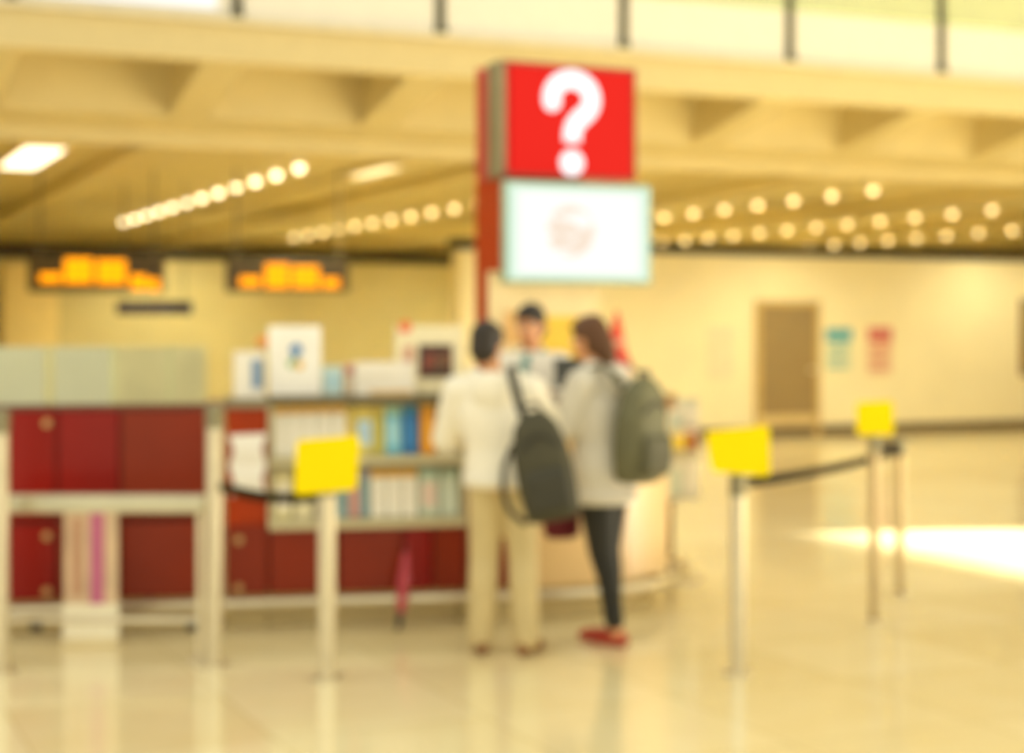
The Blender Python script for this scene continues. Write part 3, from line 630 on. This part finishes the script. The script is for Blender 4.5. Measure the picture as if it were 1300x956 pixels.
# ------------------------------------------------------------------ people
def hand(b, wpos, d, nrm, side, curl=.5, s=1.0):
    """palm and five fingers; d: pointing direction, nrm: palm side, side: thumb direction"""
    d, nrm = Vector(d).normalized(), Vector(nrm).normalized(); nrm = (nrm - d * nrm.dot(d)).normalized(); lat = Vector(side); lat = (lat - d * lat.dot(d) - nrm * lat.dot(nrm)).normalized()
    w0 = Vector(wpos)
    for k, (o, L) in enumerate(((.030, .072), (.010, .080), (-.010, .074), (-.029, .058))):
        kn = w0 + d * .085 * s + lat * o * s
        b.cap(w0 + lat * o * .5 * s, .016 * s, kn, .0125 * s)
        p, dir_ = kn, d.copy(); 
        for j, fr in enumerate((.42, .32, .26)):
            ang = curl * (.5 + .35 * j); ax = d.cross(nrm); dir_ = Matrix.Rotation(ang, 3, ax) @ dir_
            q = p + dir_ * L * fr * s; b.cap(p, (.0092 - .0008 * j) * s, q, (.0086 - .001 * j) * s); p = q
    t0 = w0 + d * .022 * s + lat * .02 * s; t1 = t0 + (d * .6 + lat * .75 + nrm * .25).normalized() * .038 * s
    b.cap(t0, .015 * s, t1, .0105 * s); t2 = t1 + (d * .85 + lat * .35 + nrm * .35).normalized() * .028 * s; b.cap(t1, .0105 * s, t2, .009 * s)
    b.cap(t2, .009 * s, t2 + (d + nrm * .4).normalized() * .02 * s, .0075 * s)

def figure(name, label, loc, rz, H, pose, clothes):
    s = H / 1.75
    t = thing(name, label, 'person', loc, rz)
    V = lambda p: Vector(p) * s
    pel, chest, head = V(pose.get('pelvis', (0, 0, .95))), V(pose.get('chest', (0, 0, 1.30))), V(pose.get('head', (0, .02, 1.63)))
    HR = Euler(pose.get('head_rot', (0, 0, 0))).to_matrix()
    def hd(p): return head + HR @ (V(p))
    sh = {k: V(pose['sh' + k]) if 'sh' + k in pose else chest + V((.175 * (1 if k == 'R' else -1), 0, .12)) for k in 'LR'}
    el = {k: V(pose['el' + k]) for k in 'LR'}; wr = {k: V(pose['wr' + k]) for k in 'LR'}
    hip = {k: pel + V((.085 * (1 if k == 'R' else -1), 0, -.05)) for k in 'LR'}
    an = {k: V(pose['an' + k]) for k in 'LR'}; kn = {k: V(pose['kn' + k]) if 'kn' + k in pose else (hip[k] + an[k]) / 2 + V((0, .025, .01)) for k in 'LR'}
    td = {k: Vector(pose.get('toe' + k, (0, 1, 0))).normalized() for k in 'LR'}
    def torso(b, e, zlo=None, hem=None):
        L = []; c0 = pel; c1 = chest
        for q, rx, ry in ((-.25, .155, .115), (0, .165, .12), (.4, .135, .10), (.75, .155, .112), (1.0, .165, .115), (1.28, .15, .09), (1.42, .10, .07), (1.52, .055, .055)):
            c = c0.lerp(c1, q) if q <= 1 else c1 + (head - V((0, .01, .10)) - c1) * ((q - 1) * 1.1)
            zz = (c0.z + (c1.z - c0.z) * q)
            L.append((c.x, c.y, zz, (rx + e) * s, (ry + e) * s))
        if hem is not None:
            L = [r for r in L if r[2] > hem * s + .03]; f = L[0]; L.insert(0, (pel.x, pel.y, hem * s, f[3] * 1.0 + .01, f[4] * 1.0 + .01))
        b.loft(L)
    b = B(); torso(b, -.01)
    b.cap(chest + V((0, -.01, .16)), .058 * s, head + V((0, -.02, -.06)), .05 * s)                # neck
    b.ball(hd((0, -.01, .02)), tuple(v * s for v in (.076, .096, .10)), pose.get('head_rot'))     # skull
    b.ball(hd((0, .03, -.05)), tuple(v * s for v in (.056, .062, .066)), pose.get('head_rot'))    # jaw
    b.ball(hd((0, .045, -.092)), tuple(v * s for v in (.026, .028, .022)), pose.get('head_rot'))  # chin
    b.cap(hd((0, .084, .010)), .009 * s, hd((0, .104, -.024)), .013 * s)                          # nose
    for k in (-1, 1):
        b.ball(hd((.077 * k, -.006, -.008)), tuple(v * s for v in (.012, .021, .032)), pose.get('head_rot'))
        b.cap(hd((.03 * k, .082, .026)), .009 * s, hd((.05 * k, .070, .024)), .008 * s)           # brow ridge
    for k in 'LR':
        sg = 1 if k == 'R' else -1
        b.chain([(chest + V((.07 * sg, 0, .11)), .06 * s), (sh[k], .056 * s), (el[k], .038 * s), (wr[k], .026 * s)])
        hand(b, wr[k], pose.get('hd' + k, wr[k] - el[k]), pose.get('hn' + k, (0, 0, -1)), pose.get('ht' + k, (-sg, 0, 0)), pose.get('curl' + k, .5), s)
        b.chain([(hip[k], .088 * s), (kn[k], .056 * s), (kn[k].lerp(an[k], .3) - V((0, .012, 0)), .054 * s), (an[k], .036 * s)])
        a = an[k]; g = Vector((a.x, a.y, .03 * s)); b.cap(a, .036 * s, g - td[k] * .035 * s, .03 * s); b.chain([(g - td[k] * .03 * s, .03 * s), (g + td[k] * .11 * s, .03 * s), (g + td[k] * .165 * s - V((0, 0, .006)), .022 * s)])
    body = b.fuse('body', SKIN, t, .0085, 3)
    for k in (-1, 1):
        B().ball(hd((.032 * k, .079, .006)), .0115 * s, seg=12).out('eye', M('eye_white', 'e8e0d4', .3), body, True)
        B().ball(hd((.032 * k, .0875, .006)), .0056 * s, seg=10).out('iris', M('iris_dark', '2a1a10', .3), body, True)
        B().cap(hd((.018 * k, .092, .030)), .004 * s, hd((.048 * k, .082, .032)), .003 * s).out('eyebrow', clothes['hair'], body, True)
    B().cap(hd((-.022, .092, -.058)), .006 * s, hd((.022, .092, -.058)), .006 * s).out('lips', M('lips', 'b4605040'[:6], .5), body, True)
    # hair
    hb = B(); hr = pose.get('head_rot')
    hb.ball(hd((0, -.022, .042)), tuple(v * s for v in (.087, .103, .094)), hr); hb.ball(hd((0, -.052, -.02)), tuple(v * s for v in (.080, .068, .088)), hr)
    for k in (-1, 1): hb.cap(hd((.074 * k, -.02, .02)), .022 * s, hd((.074 * k, .012, .035)), .014 * s)
    hb.cap(hd((-.046, .058, .086)), .019 * s, hd((.046, .058, .086)), .019 * s)
    for p0, r0, p1, r1 in clothes.get('hair_extra', ()): hb.cap(hd(p0), r0 * s, hd(p1), r1 * s)
    hb.fuse('hair', clothes['hair'], t, .010, 2)
    # upper garment
    ub = B(); torso(ub, clothes.get('ease', .035), hem=clothes['hem'])
    ex = clothes.get('ease', .035)
    for k in 'LR':
        sg = 1 if k == 'R' else -1
        ub.chain([(chest + V((.07 * sg, 0, .10)), (.06 + ex) * s), (sh[k] - V((0, 0, .01)), (.054 + ex * .85) * s), (el[k], (.042 + ex * .75) * s), (wr[k].lerp(el[k], .12), (.030 + ex * .6) * s)])
    if clothes.get('hood'):
        nb = chest + V((0, -.06, .20))
        for i in range(9):
            a = math.pi * (i / 8); p = nb + V((.105 * math.cos(a), -.075 * math.sin(a) + .05, -.03 * math.sin(a))); 
            if i: ub.cap(pp, .045 * s, p, .045 * s)
            pp = p
        ub.ball(nb + V((0, -.07, -.075)), tuple(v * s for v in (.12, .055, .10)))
    up = ub.fuse(clothes['upper_name'], clothes['upper'], t, .012, clothes.get('it', 6))
    if clothes.get('hood'):
        B().loft([(pel.x, pel.y, clothes['hem'] * s - .012, (.168 + ex) * s, (.128 + ex) * s), (pel.x, pel.y, clothes['hem'] * s + .05, (.172 + ex) * s, (.132 + ex) * s)]).out('hem_band', clothes['upper'], up, True)
    # trousers
    lb_ = B(); L = []
    for q, rx, ry in ((-.22, .15, .115), (0, .172, .16), (.3, .155, .115)): c = pel.lerp(chest, q); L.append((c.x, c.y, c.z, (rx + .004) * s, (ry + .004) * s))
    lb_.loft(L); r0, r1, r2 = clothes['leg_r']
    for k in 'LR':
        lb_.chain([(hip[k], r0 * s), (kn[k], r1 * s), (kn[k].lerp(an[k], .3) - V((0, .012, 0)), max(r2 + .012, .060) * s), (an[k] + (kn[k] - an[k]) * clothes.get('cuff', .08), r2 * s)])
    lb_.fuse(clothes['lower_name'], clothes['lower'], t, .011, 4)
    # shoes
    for k in 'LR':
        a = an[k]; d = td[k]; g = Vector((a.x, a.y, 0)); sb = B()
        sb.chain([(g - d * .045 * s + V((0, 0, .036)), .035 * s), (g + d * .06 * s + V((0, 0, .036)), .037 * s), (g + d * .15 * s + V((0, 0, .030)), .033 * s), (g + d * .18 * s + V((0, 0, .025)), .024 * s)])
        if not clothes.get('low_shoe'): sb.chain([(g - d * .03 * s + V((0, 0, .05)), .038 * s), (a + V((0, 0, -.005)), .040 * s)])
        so = sb.fuse('shoe', clothes['shoe'], t, .009, 2)
        B().chain([(g - d * .045 * s + V((0, 0, .006)), .006), (g + d * .17 * s + V((0, 0, .006)), .006)]).out('sole_welt', clothes['sole'], so, True)
    return t, s
HAIRB = M('black_hair', '2a2014', .6, var=.2, scale=30); HAIRN = M('brown_hair', '5a3612', .6, var=.2, scale=30)
# customer in the white jacket, back to the camera
ax, ay = -.045, 8.2
pA, sA = figure('person', 'person in white hooded jacket and khaki trousers with back turned, at the desk', (ax, ay, 0), -.06, 1.635,
    dict(pelvis=(-.0, 0, .95), chest=(-.045, .02, 1.28), head=(-.085, .05, 1.635), head_rot=(-.15, 0, -.35),
         shL=(-.235, .02, 1.40), elL=(-.315, .10, 1.13), wrL=(-.20, .33, 1.12), shR=(.14, .02, 1.40), elR=(.255, .18, 1.19), wrR=(.20, .42, 1.24),
         anL=(-.115, .0, .085), anR=(.125, -.02, .085), toeL=(-.25, 1, 0), toeR=(.45, 1, 0), hdL=(.2, 1, 0), hdR=(-.1, 1, 0), curlL=.5, curlR=.6),
    dict(hair=HAIRB, upper=M('white_fleece', 'f4ecd6', .8, var=.03, scale=8, bump=.2), upper_name='hooded_jacket', hem=.90, ease=.045, hood=True,
         lower=M('khaki_cotton', 'cfba86', .8, var=.06, scale=8, bump=.2), lower_name='trousers', leg_r=(.105, .082, .070), cuff=.0,
         shoe=M('tan_leather', '8a5a2c', .5), sole=M('dark_sole', '3a2c1a', .6)))
# woman in grey with the olive backpack
bx, by = .465, 8.47
pB, sB = figure('person', 'person in grey hoodie and black leggings with red shoes, wearing an olive backpack', (bx, by, 0), math.radians(58), 1.66,
    dict(pelvis=(0, 0, .95), chest=(.01, .035, 1.29), head=(.0, .085, 1.635), head_rot=(-.2, 0, -.1),
         elL=(-.215, .12, 1.17), wrL=(-.13, .33, 1.10), elR=(.22, .12, 1.17), wrR=(.15, .34, 1.16),
         anL=(-.035, -.10, .085), anR=(.085, -.015, .085), toeL=(.2, 1, 0), toeR=(-.15, 1, 0), hdL=(.2, 1, -.1), hdR=(0, 1, .1), curlL=.7, curlR=.6),
    dict(hair=HAIRN, hair_extra=[((0, -.07, .0), .07, (0, -.10, -.10), .055), ((0, -.10, -.10), .055, (.0, -.09, -.17), .03), ((0, .02, .09), .05, (0, -.05, .09), .05)],
         upper=M('grey_fleece', 'd6cebb', .85, var=.04, scale=8, bump=.2), upper_name='hoodie', hem=.775, ease=.045, hood=True,
         lower=M('black_leggings', '211f17', .7, var=.1), lower_name='leggings', leg_r=(.118, .072, .050), cuff=.10,
         shoe=M('red_shoe', 'b0341c', .4), sole=M('red_sole', '7a2014', .5), low_shoe=True))
# clerk inside the desk
pC, sC = figure('person', 'clerk in white shirt and teal scarf standing behind the desk facing the customers', (.115, 9.70, 0), math.pi - .25, 1.75,
    dict(head=(0, .035, 1.63), head_rot=(-.22, 0, -.15), elL=(-.24, .09, 1.20), wrL=(-.17, .24, 1.24), elR=(.24, .09, 1.20), wrR=(.10, .24, 1.25),
         anL=(-.10, 0, .085), anR=(.10, 0, .085), hdL=(.5, .6, .1), hdR=(-.5, .6, .1), curlL=.5, curlR=.5),
    dict(hair=HAIRB, upper=M('white_shirt', 'f0ead8', .7, var=.03), upper_name='shirt', hem=.90, ease=.02,
         lower=M('dark_trousers', '2c2a2a', .7), lower_name='trousers', leg_r=(.095, .072, .06), cuff=.0, shoe=M('black_shoe', '1c1814', .4), sole=M('dark_sole2', '141210', .5)))
sb = B()
for i in range(13):
    a = math.tau * i / 12; q = Vector((.068 * math.cos(a), .01 + .066 * math.sin(a), 1.475 - .025 * math.sin(a)))
    if i: sb.cap(pp, .022, q, .022)
    pp = q
sb.chain([((0, .09, 1.45), .025), ((.02, .125, 1.38), .03), ((.01, .135, 1.30), .018)])
sb.fuse('scarf', M('teal_scarf', '6f9c94', .7, var=.15, scale=20), pC, .010, 3)

# ------------------------------------------------------------------ bags
def backpack(name, label, loc, rot, wd, dep, h, mat, mat2, straps):
    t = thing(name, label, 'backpack', loc); t.rotation_euler = rot
    b = B(); b.loft([(0, 0, -h * .5, wd * .34, dep * .30), (0, 0, -h * .46, wd * .45, dep * .42), (0, 0, -h * .2, wd * .5, dep * .5), (0, 0, h * .12, wd * .48, dep * .46), (0, 0, h * .36, wd * .38, dep * .36), (0, 0, h * .48, wd * .22, dep * .22), (0, 0, h * .5, wd * .1, dep * .1)], p=2.8)
    bd = b.fuse('pack_body', mat, t, .012, 3)
    B().loft([(0, -dep * .46, -h * .42, wd * .30, dep * .12), (0, -dep * .5, -h * .36, wd * .36, dep * .17), (0, -dep * .5, -h * .08, wd * .36, dep * .17), (0, -dep * .45, -h * .02, wd * .30, dep * .10)], p=3).fuse('front_pocket', mat2, t, .010, 3)
    B().tube([(-wd * .34, -dep * .36, h * .16), (-wd * .2, -dep * .42, h * .24), (0, -dep * .42, h * .29), (wd * .2, -dep * .42, h * .24), (wd * .34, -dep * .36, h * .16)], .006, 8).out('zip', BLACK, bd)
    B().tube([(-.04, 0, h * .48), (-.03, 0, h * .56), (.03, 0, h * .56), (.04, 0, h * .48)], .010, 8).out('grab_handle', BLACK, t)
    for path, hw_ in straps:
        bb_ = B(); P = [Vector(p) for p in path]; R = []
        for i, p in enumerate(P):
            T = (P[min(i + 1, len(P) - 1)] - P[max(i - 1, 0)]).normalized(); S = T.cross(Vector((0, 1, 0)));
            if S.length < .15: S = Vector((1, 0, 0))
            S = S.normalized() * hw_; N = T.cross(S).normalized() * .006; R.append([p + S + N, p - S + N, p - S - N, p + S - N])
        bb_.rings(R).out('shoulder_strap', mat2, t)
    return t
OLV = M('charcoal_olive_fabric', '45412c', .7, var=.12, scale=10, bump=.3); OLV2 = M('charcoal_olive_dark', '3a3728', .7, var=.12)
backpack('backpack', 'dark charcoal backpack slung from one shoulder of the white jacket', (.150, 7.895, .955), (0, math.radians(-12), 0), .285, .17, .53, OLV, OLV2,
    [([(-.03, .06, .20), (-.05, .03, .30), (-.055, .06, .40), (-.055, .16, .475), (-.05, .26, .49), (-.045, .34, .44)], .024),
     ([(-.05, .07, .17), (-.13, .06, .11), (-.185, .05, .03), (-.215, .05, -.08), (-.205, .05, -.18), (-.15, .05, -.25), (-.09, .05, -.24)], .015)])
GRN = M('grey_olive_fabric', '6a6748', .7, var=.12, scale=10, bump=.3); GRN2 = M('grey_olive_dark', '5a573e', .7, var=.12)
bd_ = Vector((math.sin(math.radians(58)), -math.cos(math.radians(58)), 0))      # the woman's back direction
bp = bd_ * .225 + Vector((bx - .005, by - .02, 1.10))
backpack('backpack', 'grey olive backpack worn on the back of the grey hoodie', bp, (math.radians(4), 0, math.radians(52)), .34, .20, .53, GRN, GRN2,
    [([(-.11, .06, .22), (-.12, .10, .28), (-.12, .18, .315), (-.125, .28, .28), (-.13, .35, .16), (-.14, .36, .02)], .024),
     ([(.11, .06, .22), (.12, .10, .28), (.12, .18, .315), (.125, .28, .28), (.13, .35, .16), (.14, .36, .02)], .024)])
p = at(713, 684, 8.62); t = thing('tote_bag', 'maroon cloth bag hanging in front of the black leggings', 'bag', (p.x, 8.62, p.z), .2)
B().loft([(0, 0, 0, .06, .03), (0, 0, .02, .095, .045), (0, 0, .12, .10, .05), (0, 0, .24, .09, .035), (0, 0, .25, .085, .03)], p=2.6).fuse('bag_body', M('maroon_cloth', '6e1420', .7, var=.15), t, .010, 3)
for y in (-.02, .02): B().tube([(-.05, y, .23), (-.045, y, .34), (0, y, .40), (.045, y, .34), (.05, y, .23)], .007, 8).out('bag_handle', M('maroon_dark', '501018', .7), t)
